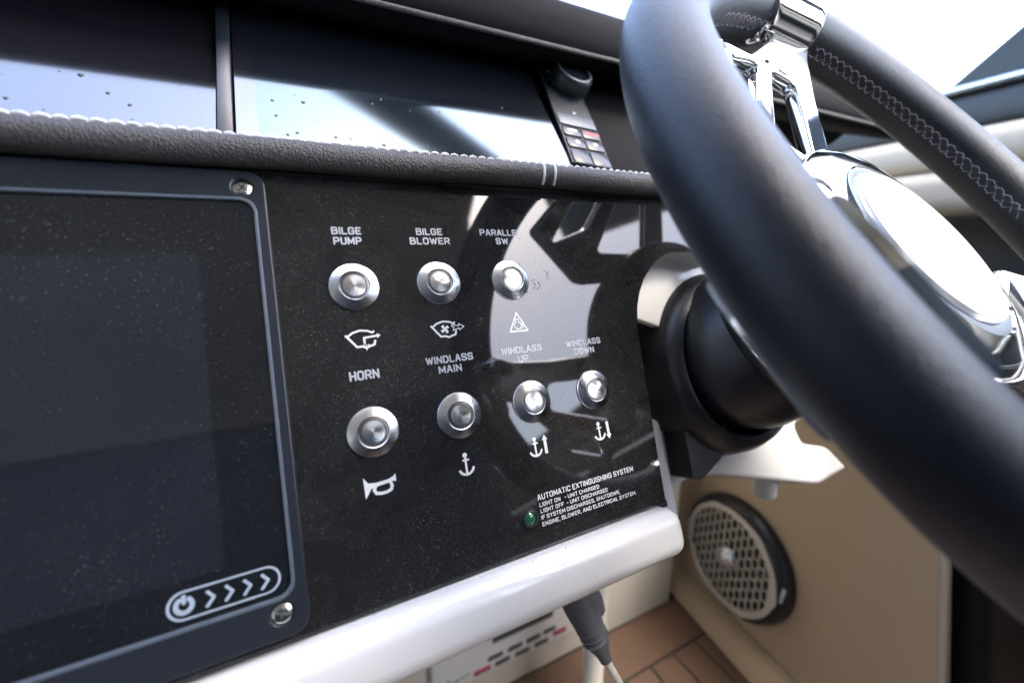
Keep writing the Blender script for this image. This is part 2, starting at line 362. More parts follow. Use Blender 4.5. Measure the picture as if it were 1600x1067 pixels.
M['void'] = simple('dark gloss door', (.010, .012, .012), .18, var=.3, vscale=20)
M['roof'] = simple('grey headliner', (.74, .72, .69), .7)
M['reflection_dark'] = simple('charcoal reflection block', (.018, .019, .022), .6)
M['frame_grey'] = simple('dark grey window frame', (.014, .018, .021), .4, var=.1)

# ================================================================== the setting
# teak sole: border board, planks and caulk seams
base = bmesh.new(); box(base, -1800, 620, -3000, 600, -CZ - 30, -CZ - 2)
sole = obj('teak_sole', base, M['caulk'], kind='structure', smooth=False)
def plank(x0, x1, y0, y1):
    bm = bmesh.new(); cx, cy = (x0 + x1) / 2, (y0 + y1) / 2
    box(bm, x0 - cx, x1 - cx, y0 - cy, y1 - cy, -10, 0, .8, 1)
    return obj('plank', bm, M['teak'], sole, loc(cx, cy, -CZ))
plank(-600, 560, 337, 403)
plank(487, 560, -500, 333)
x = 483.0
for k in range(14): plank(x - 42, x, -900 if k > 6 else -500, 333); x -= 46
# white bulkhead below the dash
bm = bmesh.new(); box(bm, -900, 506, 404, 440, -CZ, -170, 3, 2)
obj('bulkhead', bm, M['gelcoat_warm'], kind='structure')
bm = bmesh.new(); box(bm, -1500, 1100, 640, 680, -CZ, 160, 3, 2); obj('forward_light_block', bm, M['gelcoat_warm'], kind='structure')  # added closure ahead of the dash, keeps sky light from leaking in
bm = bmesh.new(); box(bm, 552, 1100, -3000, 640, -70, -62, 2, 2); obj('side_deck', bm, M['frame_grey'], kind='structure')
# hardtop and an added unseen block behind the viewer, for dark reflections
bm = bmesh.new(); prism(bm, [(-1500, 60), (480, 60), (512, -550), (880, -1750), (1300, -3400), (-1500, -3400)], 860, 910)
obj('hardtop', bm, M['roof'], kind='structure')
bm = bmesh.new(); box(bm, -1540, -1500, -3400, 500, -CZ, 905, 5, 2); obj('port_light_block', bm, M['roof'], kind='structure')  # unseen port wall added to cut down the sky light
bm = bmesh.new(); box(bm, -900, 420, -860, -700, -CZ, 330, 40, 4)
obj('dark_reflection_block', bm, M['reflection_dark'], kind='structure')  # added out of view so the panel and plotter mirror something dark
bm = bmesh.new(); tube(bm, [(-300, 600, 780), (160, 384, 800), (312, 307, 800), (900, 10, 800)], 46, 16)
obj('windscreen_bar', bm, M['frame_grey'], kind='structure')

# ================================================================== switch panel
panel = thing('switch_panel', 'glossy black helm switch panel with seven round steel buttons', 'control panel', M_PANEL)
arc = []
for k in range(9):
    a = rad(180 - 10 * k); arc.append((218 + 57 * math.cos(a), -(40 - 57 * math.sin(a))))
outline = [(-420, 56), (330, 56), (330, 17)] + arc[::-1] + [(161, -30), (158.5, -70), (156, -110), (154.8, -137.5), (-420, -138.6)]
link('plate', flat_mesh('plate', [outline], 5, .5, 0, 2), M['panel'], panel)

LET = [  # lines of lettering: text, u0, u1, v0, v1
 ('lettering', 'print_grey', [('BILGE', -6.9, 6.2, -28.9, -25.2), ('PUMP', -6.5, 5.8, -24.0, -20.3)]),
 ('lettering', 'print_grey', [('BILGE', 32.0, 45.6, -28.9, -25.2), ('BLOWER', 28.3, 49.0, -24.0, -20.3)]),
 ('lettering', 'print_grey', [('PARALLEL', 66.2, 91.2, -28.9, -25.2), ('SW', 74.8, 82.4, -24.0, -20.3)]),
 ('lettering', 'print_grey', [('HORN', -6.9, 5.8, 38.4, 42.7)]),
 ('lettering', 'print_grey', [('WINDLASS', 27.4, 51.4, 36.3, 40.0), ('MAIN', 33.0, 44.8, 41.2, 44.9)]),
 ('lettering', 'print_grey', [('WINDLASS', 66.9, 91.3, 36.3, 40.0), ('UP', 75.8, 82.2, 41.2, 44.9)]),
 ('lettering', 'print_grey', [('WINDLASS', 107.0, 130.7, 36.6, 40.2), ('DOWN', 111.3, 125.2, 41.4, 45.0)]),
 ('lettering', 'print', [('AUTOMATIC EXTINGUISHING SYSTEM', 73.2, 135.7, 112.0, 114.8), ('LIGHT ON   - UNIT CHARGED', 73.7, 110.9, 116.1, 118.1),
   ('LIGHT OFF  - UNIT DISCHARGED', 73.7, 116.0, 119.1, 121.1), ('IF SYSTEM DISCHARGES, SHUTDOWN,', 73.6, 123.6, 122.2, 124.2), ('ENGINE, BLOWER, AND ELECTRICAL SYSTEM.', 73.5, 134.6, 125.4, 127.4)]),
]
for nm, mt, lines in LET:
    small = len(lines) > 2
    meshes = [text_mesh(s, u0, u1, -v1, -v0, .02, 1.15 if small else 1.5) for s, u0, u1, v0, v1 in lines]
    link(nm, join_text(nm, meshes), M[mt], panel)

def symbol(bm, m='print', label=None):
    bmesh.ops.recalc_face_normals(bm, faces=bm.faces)
    for f in bm.faces:
        if f.normal.z < 0: f.normal_flip()
    bmesh.ops.scale(bm, vec=(MM, MM, MM), verts=bm.verts)
    me = bpy.data.meshes.new('symbol'); bm.to_mesh(me); bm.free()
    return link('symbol', me, M[m], panel, label=label)
def hull(bm, cx, cy):
    S = lambda pts: [(cx + a, cy + b) for a, b in pts]
    stroke(bm, S([(-6.3, 1.6), (-5.4, .6), (-1.9, -4.0), (0.5, -4.0), (2.0, -4.7)]), .95, .02)
    stroke(bm, S([(-5.4, 1.0), (-3.2, 2.5), (0, 3.4), (3.2, 3.0), (5.4, 1.9), (5.9, 2.5)]), .85, .02)
    stroke(bm, S([(2.0, -4.7), (4.0, -4.0), (5.6, -3.6), (6.1, -1.9)]), .95, .02)
bm = bmesh.new(); hull(bm, -.2, -23.8)
stroke(bm, [(1.3, -26.6), (1.3, -23.9), (7.2, -23.4)], .95, .02); poly(bm, [(6.9, -22.3), (8.6, -23.3), (7.0, -24.6)], .03)
for k in range(3): poly(bm, [(.2 + k * 1.1, -27.6), (.75 + k * 1.1, -26.8), (1.3 + k * 1.1, -27.6)], .03)
poly(bm, [(1.2, -28.4), (2.6, -28.4), (1.9, -29.9)], .03)
symbol(bm, label='white bilge pump symbol, a hull with an arrow out of its side')
bm = bmesh.new(); hull(bm, 38.6, -22.9)
for k in range(4):
    a = rad(35 + 90 * k); d = Vector((math.cos(a), math.sin(a))); s = Vector((-d.y, d.x)); c0 = Vector((39.2, -23.4))
    poly(bm, [tuple(c0 - s * .25), tuple(c0 + d * 2.1 - s * .9), tuple(c0 + d * 2.3 + s * .5), tuple(c0 + d * 1.2 + s * .8), tuple(c0 + s * .25)], .02)
stroke(bm, [(43.0, -21.6), (46.5, -22.3), (46.5, -21.3), (49.2, -22.8), (46.6, -24.4), (46.5, -23.4), (43.2, -24.4), (44.0, -23.0), (42.7, -22.3), (43.0, -21.6)], .38, .02)
symbol(bm, label='white bilge blower symbol, a hull with a fan and an arrow')
bm = bmesh.new()
stroke(bm, [(74.2, -28.2), (84.7, -28.2), (79.4, -18.2)], .75, .02, True)
stroke(bm, [(78.4, -21.6), (80.0, -21.6), (80.0, -23.2), (81.2, -24.3), (81.3, -25.6), (80.4, -27.0), (78.4, -27.0), (77.1, -25.6), (77.2, -24.3), (78.4, -23.2)], .45, .02, True)
stroke(bm, [(81.9, -23.2), (82.4, -25.2), (81.8, -27.0)], .45, .02)
symbol(bm, label='white warning triangle with an engine symbol inside')
bm = bmesh.new()        # horn
poly(bm, [(-6.5, -84.4), (-4.6, -87.0), (-1.2, -87.4), (3.6, -87.1), (5.6, -86.4), (6.9, -85.4), (6.9, -88.6), (5.4, -88.2), (5.0, -88.5), (-1.2, -89.0), (-3.6, -89.4), (-6.3, -93.2)], .02)
stroke(bm, [(-1.6, -88.6), (-2.6, -90.2), (-1.8, -91.8), (.6, -92.3), (2.6, -92.2), (4.4, -91.6), (5.0, -90.2), (4.6, -88.8)], 1.3, .02)
symbol(bm, label='white horn symbol')
def anchor(bm, cx, cy, s=1.0):
    poly(bm, circle(cx, cy + 4.2 * s, 1.15 * s, 16), .02)
    stroke(bm, [(cx, cy + 4 * s), (cx, cy - 4.2 * s)], 1.05 * s, .02)
    stroke(bm, [(cx - 1.5 * s, cy + 1.9 * s), (cx + 1.5 * s, cy + 1.9 * s)], .9 * s, .02)
    stroke(bm, [(cx + 3.6 * s * math.sin(rad(a)), cy - 1.3 * s - 3.4 * s * math.cos(rad(a))) for a in range(-75, 76, 15)], 1.15 * s, .02)
bm = bmesh.new(); anchor(bm, 39.3, -88.9); symbol(bm, label='white anchor symbol')
for ax, up, lb in ((77.0, True, 'white anchor symbol with an arrow pointing up'), (117.9, False, 'white anchor symbol with an arrow pointing down')):
    bm = bmesh.new(); anchor(bm, ax, -88.9, .95); xx = ax + 6.0; s = 1 if up else -1
    stroke(bm, [(xx, -88.9 - 4.4 * s), (xx, -88.9 + 2.8 * s)], 1.7, .02)
    poly(bm, [(xx - 1.75, -88.9 + 2.6 * s), (xx + 1.75, -88.9 + 2.6 * s), (xx, -88.9 + 5.2 * s)], .03)
    symbol(bm, label=lb)

def bezel_bm():
    bm = bmesh.new(); lathe(bm, [(10.6, -.5), (11, 0), (11, .55), (10.75, .95), (7.05, 2.85), (6.75, 2.95), (6.5, 2.75), (6.45, .6)], 72); return bm
def ring_bm():
    bm = bmesh.new(); lathe(bm, [(6.45, .6), (6.42, 2.2), (6.2, 2.35), (5.55, 2.35), (5.4, 2.2), (5.4, 1.4), (5.1, 1.4), (5.1, .6)], 64); return bm
def cap_bm():
    bm = bmesh.new(); lathe(bm, [(5.1, .6), (5.1, 2.2), (4.95, 2.5), (3.5, 2.62), (1.8, 2.7), (0, 2.72)], 64); return bm
bme, rme, cme = bm_mesh('push_button', bezel_bm(), True, 25), bm_mesh('ring', ring_bm()), bm_mesh('cap', cap_bm())
bme.materials.append(M['steel']); rme.materials.append(M['steel_ring']); cme.materials.append(M['steel'])
BT = [(0, 0, 'steel push button under the BILGE PUMP lettering'), (1, 0, 'steel push button under the BILGE BLOWER lettering'), (2, 0, 'steel push button under the PARALLEL SW lettering'),
      (0, 1, 'steel push button under the HORN lettering'), (1, 1, 'steel push button under the WINDLASS MAIN lettering'), (2, 1, 'steel push button under the WINDLASS UP lettering'), (3, 1, 'steel push button under the WINDLASS DOWN lettering')]
for i, j, lb in BT:
    b = link('push_button', bme, None, panel, loc(i * 39.72, -j * 65.89, 0, random.uniform(0, 6)), label=lb)
    link('ring', rme, None, b, Matrix.Identity(4)); link('cap', cme, None, b, Matrix.Rotation(random.uniform(0, 6), 4, 'Z'))
bm = bmesh.new(); lathe(bm, [(5.1, -.3), (5.0, .5), (4.8, .8), (4.5, .8), (4.3, .5), (4.2, .5), (4.0, 1.5), (3.5, 1.7), (3.2, 1.3), (3.1, .2)], 40)
ind = obj('indicator_lamp', bm, M['dark_plastic'], panel, loc(66.9, -121.6, 0), label='small green indicator lamp beside the small print')
bm = bmesh.new(); lathe(bm, [(3.15, .2), (3.1, 1.1), (2.4, 1.7), (1.2, 2.05), (0, 2.15)], 32); obj('lens', bm, M['green_lens'], ind, Matrix.Identity(4))
def drop_mesh(spots, zmax=.22):
    bm = bmesh.new()
    for x, y, r in spots:
        n = 10; a = [bm.verts.new((x + r * math.cos(2 * math.pi * k / n), y + r * math.sin(2 * math.pi * k / n), .01)) for k in range(n)]
        b = [bm.verts.new((x + .62 * r * math.cos(2 * math.pi * k / n), y + .62 * r * math.sin(2 * math.pi * k / n), .01 + r * .42)) for k in range(n)]
        t = bm.verts.new((x, y, .01 + r * .55))
        for k in range(n):
            bm.faces.new((a[k], a[(k + 1) % n], b[(k + 1) % n], b[k])); bm.faces.new((b[k], b[(k + 1) % n], t))
    return bm
M['drop'] = simple('dried water drops', (.010, .012, .016), .08, var=.02)
spots = []
for cu_, cv, n, sp in ((103, -3, 9, 2.2), (93.5, 2.5, 8, 1.6), (97, 4.5, 7, 1.8), (60, 0, 7, 2.0), (57.5, 22, 8, 2.2), (60, 40, 9, 2.6), (88, 5, 4, 1.4)):
    for k in range(n): spots.append((cu_ + random.gauss(0, sp * .45), -(cv + random.gauss(0, sp)), random.uniform(.2, .55)))
for k in range(60): spots.append((random.uniform(-28, 150), -random.uniform(-50, 134), random.uniform(.1, .3)))
obj('water_drops', drop_mesh(spots), M['drop'], panel, kind='stuff')

# ================================================================== chartplotter let into the panel
plot = thing('chartplotter', 'large dark chartplotter display with a blue grey bezel and corner screws', 'chartplotter', M_PANEL)
ox0, ox1, oy0, oy1 = -340, -31.2, -134.0, 52.0
SCR = [(-39.6, 44.5), (-40.2, -125.4)]
link('bezel', flat_mesh('bezel', [rrect(ox0, ox1, oy0, oy1, 6.5), rrect(-326, -35.3, -120.3, 39.8, 6)] + [circle(a, b, 3.9, 28) for a, b in SCR], 3.4, .5, 3.0, 2), M['bezel'], plot)
link('bezel_trim', flat_mesh('bezel_trim', [rrect(-326.4, -34.9, -120.7, 40.2, 6.3), rrect(-325.2, -36.3, -119.3, 38.8, 5.4)], 2.6, .35, 3.15, 2), M['bezel_edge'], plot)
link('glass', flat_mesh('glass', [rrect(-325.6, -35.7, -119.9, 39.4, 5.6)], 1.5, 0, 1.75), M['glass'], plot)
link('lcd', flat_mesh('lcd', [rrect(-310, -56.8, -104, 15.8, .5)], 0, 0, 1.78), M['lcd_dim'], plot)
for a, b in SCR:
    bm = bmesh.new(); lathe(bm, [(3.75, .6), (3.75, 1.9), (3.5, 2.5), (2.6, 3.0), (1.3, 3.2), (1.05, 3.2), (.9, 2.2), (0, 2.1)], 40)
    s = obj('screw', bm, M['screw'], plot, loc(a, b, 0, random.uniform(0, 1.5)))
    bm = bmesh.new(); box(bm, -2.1, 2.1, -.38, .38, 2.75, 3.24, .1, 1); box(bm, -.38, .38, -2.1, 2.1, 2.74, 3.23, .1, 1)
    obj('cross_recess', bm, M['steel_ring'], s, Matrix.Identity(4))
bm = bmesh.new(); lathe(bm, [(3.85, -1), (3.85, .4), (0, .4)], 28)
pm = link('power_symbol', flat_mesh('power_symbol', [rrect(-74.2, -39.6, -117.2, -107.4, 4.8), rrect(-73.3, -40.4, -116.5, -108.1, 4.2)], 0, 0, 1.80), M['print_blue'], plot, label='pale blue slider outline with a power mark and four arrows')
bm = bmesh.new(); cx, cy = -69.2, -112.3
stroke(bm, [(cx + 2.35 * math.sin(rad(a)), cy + 2.35 * math.cos(rad(a))) for a in range(28, 333, 12)], 1.5, 1.79); stroke(bm, [(cx, cy + 3.4), (cx, cy + .9)], 1.3, 1.79)
for k in range(4):
    xx = -62.6 + k * 5.6; stroke(bm, [(xx, cy + 2.5), (xx + 2.1, cy), (xx, cy - 2.5)], 1.0, 1.79)
for f in bm.faces:
    f.normal_update()
    if f.normal.z < 0: f.normal_flip()
bmesh.ops.scale(bm, vec=(MM, MM, MM), verts=bm.verts); me = bpy.data.meshes.new('arrows'); bm.to_mesh(me); bm.free(); link('arrows', me, M['print_blue'], pm, Matrix.Identity(4))

# ================================================================== padded leather trim along the top of the panel
trim = thing('padded_trim', 'dark taupe leather trim roll with white stitching above the switch panel', 'dash trim', M_PANEL)
RV, RW, RR = 58.7, 6.0, 6.4
bm = bmesh.new(); tube(bm, [(-430 + 10 * k, RV + .35 * math.sin(k * .5), RW) for k in range(78)], RR, 28)
roll = obj('roll', bm, M['roll'], trim)
bm = bmesh.new(); tube(bm, [(-2.5, -.6, -.3), (-1.7, .15, .2), (0, .5, .35), (1.7, .15, .2), (2.5, -.6, -.3)], .85, 8, rs=[.35, .75, .9, .75, .35])
st = bm_mesh('stitch', bm); st.materials.append(M['thread'])
u = -128.0
while u < 232:
    a = rad(113 + random.uniform(-3, 3)); link('stitch', st, None, trim, loc(u, RV + (RR + .05) * math.sin(a), RW - (RR + .05) * math.cos(a)) @ Matrix.Rotation(rad(random.uniform(2, 12)), 4, 'Y') @ Matrix.Rotation(rad(random.uniform(-4, 8)), 4, 'Z') @ Matrix.Scale(random.uniform(.92, 1.05), 4))
    u += 5.1
for du in (-4.0, 3.2):
    bm = bmesh.new(); tube(bm, [(111 + du + 1.2 * math.sin(rad(a) * 1.2), RV + (RR + .1) * math.sin(rad(a)), RW - (RR + .1) * math.cos(rad(a))) for a in range(80, 252, 8)], .75, 8)
    obj('seam_thread', bm, M['thread'], trim)
bm = bmesh.new(); lathe(bm, [(RR - .4, -.9), (RR + .25, -.75), (RR + .3, .5), (RR - .4, .8)], 28); 
obj('seam_band', bm, M['roll'], trim, Matrix.Translation((.1108, RV * MM, RW * MM)) @ Matrix.Rotation(rad(90), 4, 'Y'))
# dark strip put in as the shadow gap under the roll
bm = bmesh.new(); box(bm, -420, 330, 52.8, 57.5, -3, 1.4, .4, 1); obj('shadow_strip', bm, M['dark_plastic'], trim)

# ================================================================== upper displays under the hood
def screen_drops(parent, x0, x1, y0, y1, n):
    sp = [(random.uniform(x0, x1), random.uniform(y0, y1), random.choice((.3, .45, .6, .9, 1.2))) for k in range(n)]
    obj('water_drops', drop_mesh(sp), M['drop'], parent, kind='stuff')
d1 = thing('display', 'upper display at the far left, beyond the grey divider', 'display', m_screen(42, 0))
link('glass', flat_mesh('glass', [rrect(-330, -51.2, 4, 190, 3)], 4, .4, 0, 2), M['screen_bezel'], d1)
screen_drops(d1, -135, -55, 15, 60, 16)
d2 = thing('display', 'wide upper display with a knob and keypad at its right end', 'display', M_SCREEN)
link('glass', flat_mesh('glass', [rrect(-43.2, 158, 4, 190, 3)], 4, .4, 0, 2), M['screen_bezel'], d2)
link('lcd', flat_mesh('lcd', [rrect(-33.2, 150.5, 10, 172, 1)], 0, 0, .03), M['screen_lcd'], d2)
screen_drops(d2, -30, 148, 15, 80, 30)
link('maker_mark', text_mesh('BFR', 55.5, 70.5, 150.5, 154.0, .06, 1.6), M['print'], d2)
kp = link('keypad', flat_mesh('keypad', [rrect(-17.4, 17.4, -72, 72, 1.5)], 3, .6, 2.0, 2), M['bezel'], d2, loc(182.6, 96, 0, rad(-5.8)))
bm = bmesh.new(); lathe(bm, [(16.5, 2), (16.5, 4), (17.2, 4.6), (17.2, 12), (16.4, 14), (15.2, 15.2), (13.2, 15.2), (11.6, 13.6), (7.4, 13.0), (5, 13.4), (0, 13.6)], 48)
kn = obj('knob', bm, M['bezel'], kp, loc(6, 24, 0), label='round black control knob')
bm = bmesh.new(); lathe(bm, [(15.1, 15.25), (14.3, 15.6), (13.3, 15.25)], 48); obj('rim', bm, M['bezel_edge'], kn, Matrix.Identity(4))
def key(x0, x1, y0, y1, m='bezel'):
    bm = bmesh.new(); box(bm, x0, x1, y0, y1, 1.6, 3.2, .8, 2); return obj('key', bm, M[m], kp)
key(-16.5, 16.5, -30, -17.5, 'bezel_edge'); key(-16, -.5, -42, -32); key(.5, 16, -42, -32); key(-16, -.5, -55, -44); key(.5, 16, -55, -44); key(-16, -.5, -72, -57); key(.5, 16, -72, -57)
def dot(x, y, r, m, z=3.25, sq=False):
    bm = bmesh.new(); poly(bm, [(x - r * 1.8, y - r * .55), (x + r * 1.8, y - r * .55), (x + r * 1.8, y + r * .55), (x - r * 1.8, y + r * .55)] if sq else circle(x, y, r, 14), z); return obj('key_mark', bm, M[m], kp, smooth=False)
dot(-8, -36.5, 2.2, 'print', sq=True); dot(9.5, -36.5, 3.6, 'red', sq=True); dot(-7, -49, 1.9, 'print'); dot(8.6, -48.6, 2.0, 'print_grey'); dot(1.5, -12.4, 1.3, 'print_grey', 2.05)
dot(-1, 50, 1.9, 'print', 2.05); dot(-8, 37.5, 2.1, 'print', 2.05); dot(4.5, 49, 1.5, 'red', 2.06)

hood = thing('dash_hood', 'black padded instrument hood overhanging the upper displays', 'hood')
prof = [(300, 140.5), (297.4, 144), (296, 151), (298, 163), (302.5, 173.5), (307, 178.5), (312, 181.6), (322, 185), (345, 187), (470, 188), (700, 188), (700, 40), (395, 150), (380, 160), (330, 143), (312, 138.8), (305, 138.6)]
bm = bmesh.new()
xs = [-700 + 50 * k for k in range(30)]
rows = [[bm.verts.new((x, y, z)) for y, z in prof] for x in xs]
for a, b in zip(rows, rows[1:]):
    for k in range(len(prof)): bm.faces.new((a[k], a[(k + 1) % len(prof)], b[(k + 1) % len(prof)], b[k]))
bm.faces.new(rows[0]); bm.faces.new(rows[-1])
obj('brow', bm, M['hood'], hood, angle=50)
bm = bmesh.new(); tube(bm, [(-700, 297.6, 142.6), (0, 297.6, 142.6), (750, 297.6, 142.6)], 1.7, 10); obj('edge_piping', bm, M['roll'], hood)
SM = M_WORLD.inverted() @ M_SCREEN
link('back_panel', flat_mesh('back_panel', [rrect(-47, 420, -25, 215, 3)], 6, .5, -4.5, 2), M['hood'], hood, SM)
link('back_panel', flat_mesh('back_panel', [rrect(-420, -46, -25, 215, 3)], 6, .5, -30, 2), M['panel'], hood, SM)
bm = bmesh.new(); box(bm, -50.6, -44.0, 2, 190, -4, 1.6, .8, 2); obj('divider', bm, M['bezel'], hood, SM)

# ================================================================== white fibreglass dash moulding
dash = thing('dash_moulding', 'white fibreglass dash moulding with a rounded lip below the black panel', 'dashboard', M_PANEL)
bm = bmesh.new(); box(bm, -430, 155.5, -163.3, -138.2, -70, 12, 0)
es = [e for e in bm.edges]
def lip_off(e):
    return 9
bmesh.ops.bevel(bm, geom=es, offset=8.5, segments=7, affect='EDGES', profile=.5)
obj('lip', bm, M['gelcoat'], dash)
# body behind the panel
link('body', flat_mesh('body', [[(-420, 54), (330, 54)] + [(330, 19)] + [(a + .8, b + .8) for a, b in arc[::-1]] + [(153, -42), (152, -136), (-420, -136)]], 60, 2, -6), M['gelcoat_warm'], dash)
# collar: rounded recess wall round the steering column
bm = bmesh.new(); ring = [(218 + 57.5 * math.cos(rad(a)), -40 + 57.5 * math.sin(rad(a))) for a in range(60, 186, 6)]
ra = [bm.verts.new((x, y, -1.0)) for x, y in ring]; rb = [bm.verts.new((218 + (x - 218) * .98, -40 + (y + 40) * .98, -8)) for x, y in ring]; rc = [bm.verts.new((218 + (x - 218) * .93, -40 + (y + 40) * .93, -62)) for x, y in ring]
for p, q in ((ra, rb), (rb, rc)):
    for k in range(len(ring) - 1): bm.faces.new((p[k], p[k + 1], q[k + 1], q[k]))
obj('column_recess', bm, M['recess'], dash)
fl = [(220 + 60 * math.cos(rad(a)), -40 + 60 * math.sin(rad(a))) for a in range(40, 163, 6)] + [(232 + 34 * math.cos(rad(a)), -46 + 36 * math.sin(rad(a))) for a in range(160, 39, -8)]
link('column_flange', flat_mesh('column_flange', [fl], 6, 1, -18, 2), M['recess'], dash)
# housing under and behind the column
link('housing', flat_mesh('housing', [rounded([(196, -40), (430, -40), (404, -120), (352, -130), (358, -148), (392, -158), (414, -182), (366, -186), (326, -174), (268, -156), (222, -143), (190, -150)], 7)], 70, 4, -40, 4), M['housing'], dash)
bm = bmesh.new(); lathe(bm, [(0, 11), (8, 10.5), (9.5, 8), (9.5, -14), (0, -14)], 24, Matrix.Translation((321, -176, -58)) @ Matrix.Rotation(rad(112), 4, 'X')); obj('stud', bm, M['housing'], dash)
bm = bmesh.new(); box(bm, 150, 180, -160, -92, -60, -16, 6, 4); obj('bracket', bm, M['gelcoat'], dash)
bm = bmesh.new(); box(bm, 160, 169, -146, -142, -16.5, -14.5, .6, 1); obj('slot', bm, M['dark_plastic'], dash)

# ================================================================== steering column boot
col = thing('steering_column', 'black rubber steering column boot with a tilt lever beneath it', 'steering column', M_PANEL)
bm = bmesh.new(); lathe(bm, [(66, -95), (69, -60), (70.3, -40), (69.6, -26), (66.5, -14), (62, -6.5), (58, -4.2), (55.4, -6), (54.6, -12), (54, -40)], 96)
obj('socket_ring', bm, M['rubber'], col, loc(256.5, -63.5, 0))
WL = M_PANEL.inverted() @ M_WHEEL
bm = bmesh.new(); lathe(bm, [(40, -165), (55, -150), (59, -138), (60, -128), (58.5, -117), (55, -107), (51.5, -100), (49.5, -95), (40, -93), (0, -93)], 80)
obj('boot', bm, M['rubber'], col, WL)
bm = bmesh.new(); lathe(bm, [(50, -97), (54.5, -97.5), (56, -95), (55.8, -92), (53, -89.5), (44, -88), (30, -88)], 80)
obj('collar', bm, M['dark_plastic'], col, WL)
bm = bmesh.new(); lathe(bm, [(54.8, -92.5), (55.8, -91.5), (54.5, -89.6), (52.5, -88.8), (50, -88.6)], 80)
obj('collar_ring', bm, M['chrome'], col, WL)
bm = bmesh.new(); prism(bm, rounded([(202, -95), (238, -95), (238, -127), (208, -140), (200, -138)], 3), -40, -20); obj('tilt_lever', bm, M['dark_plastic'], col, angle=25)

# ================================================================== steering wheel
wheel = thing('steering_wheel', 'black leather steering wheel with chrome spokes and hub', 'steering wheel', M_WHEEL)
RMAJ, RMIN = 175.0, 17.0
def rim_pt(phi, beta, extra=0):
    p, b = rad(phi), rad(beta); r = RMAJ + (RMIN + extra) * math.cos(b)
    return Vector((r * math.cos(p), r * math.sin(p), (RMIN + extra) * math.sin(b)))
bm = bmesh.new(); NP, NB = 180, 36
g = [[bm.verts.new(rim_pt(360 * i / NP, 360 * j / NB)) for j in range(NB)] for i in range(NP)]
for i in range(NP):
    for j in range(NB): bm.faces.new((g[i][j], g[(i + 1) % NP][j], g[(i + 1) % NP][(j + 1) % NB], g[i][(j + 1) % NB]))
rim = obj('rim', bm, M['rim'], wheel)
def capsule(a, b, r, name, m, parent):
    d = (b - a).length; bm = bmesh.new(); q = (b - a).to_track_quat('X', 'Z')
    tube(bm, [(-d / 2, 0, -.25), (-d * .3, 0, .15), (0, 0, .25), (d * .3, 0, .15), (d / 2, 0, -.25)], r, 6)
    return obj(name, bm, m, parent, Matrix.Translation((a + b) / 2 * MM) @ q.to_matrix().to_4x4())
phi = 6.0
while phi < 116:
    if not 76 < phi < 97:
        j = random.uniform(-.25, .25)
        capsule(rim_pt(phi + j, 171), rim_pt(phi + 3.3 + j, 193), .23, 'stitch', M['rim_thread'], rim)
        capsule(rim_pt(phi + 3.3 + j, 193), rim_pt(phi + 4.5 + j, 191), .23, 'stitch', M['rim_thread'], rim)
        capsule(rim_pt(phi - 1.1 + j, 173), rim_pt(phi + j, 171), .23, 'stitch', M['rim_thread'], rim)
        capsule(rim_pt(phi + 1.4 + j, 172.5), rim_pt(phi - 1.0 + j, 190), .19, 'stitch', M['rim_thread'], rim)
    phi += 2.55
bm = bmesh.new()
for sgn, ph in ((1, 22.3),):
    rows = []
    for q, ex in ((ph - .22, -.3), (ph - .1, .22), (ph + .1, .22), (ph + .22, -.3)): rows.append([bm.verts.new(rim_pt(q, 360 * j / 28, ex)) for j in range(28)])
    for a, b in zip(rows, rows[1:]):
        for j in range(28): bm.faces.new((a[j], a[(j + 1) % 28], b[(j + 1) % 28], b[j]))
obj('rim_seam', bm, M['rim'], wheel)
# hub
bm = bmesh.new(); lathe(bm, [(76.2, -30), (76.5, -26), (76, -21), (73, -16.5), (66, -13.2), (57, -11.6), (54.5, -11.5), (53.6, -12.4)], 96)
hub = obj('hub', bm, M['chrome'], wheel)
bm = bmesh.new(); lathe(bm, [(53.6, -12.3), (50, -11.9), (47.8, -12.4)], 96); obj('hub_ring', bm, M['hub_groove'], hub, Matrix.Identity(4))
bm = bmesh.new(); lathe(bm, [(47.8, -12.6), (47.2, -9.8), (46, -9.2), (36, -8.5), (20, -8.1), (0, -8.0)], 96); obj('hub_cap', bm, M['hub_face'], hub, Matrix.Identity(4))
bm = bmesh.new(); lathe(bm, [(0, -88), (46, -88), (47, -70), (52, -56), (60, -45), (0, -44)], 64); obj('hub_shaft', bm, M['dark_plastic'], hub, Matrix.Identity(4))
bm = bmesh.new(); lathe(bm, [(0, -46), (58, -45), (72, -40), (77.5, -33), (77.5, -29.5), (76, -29)], 80); obj('hub_back', bm, M['dark_plastic'], hub, Matrix.Identity(4))
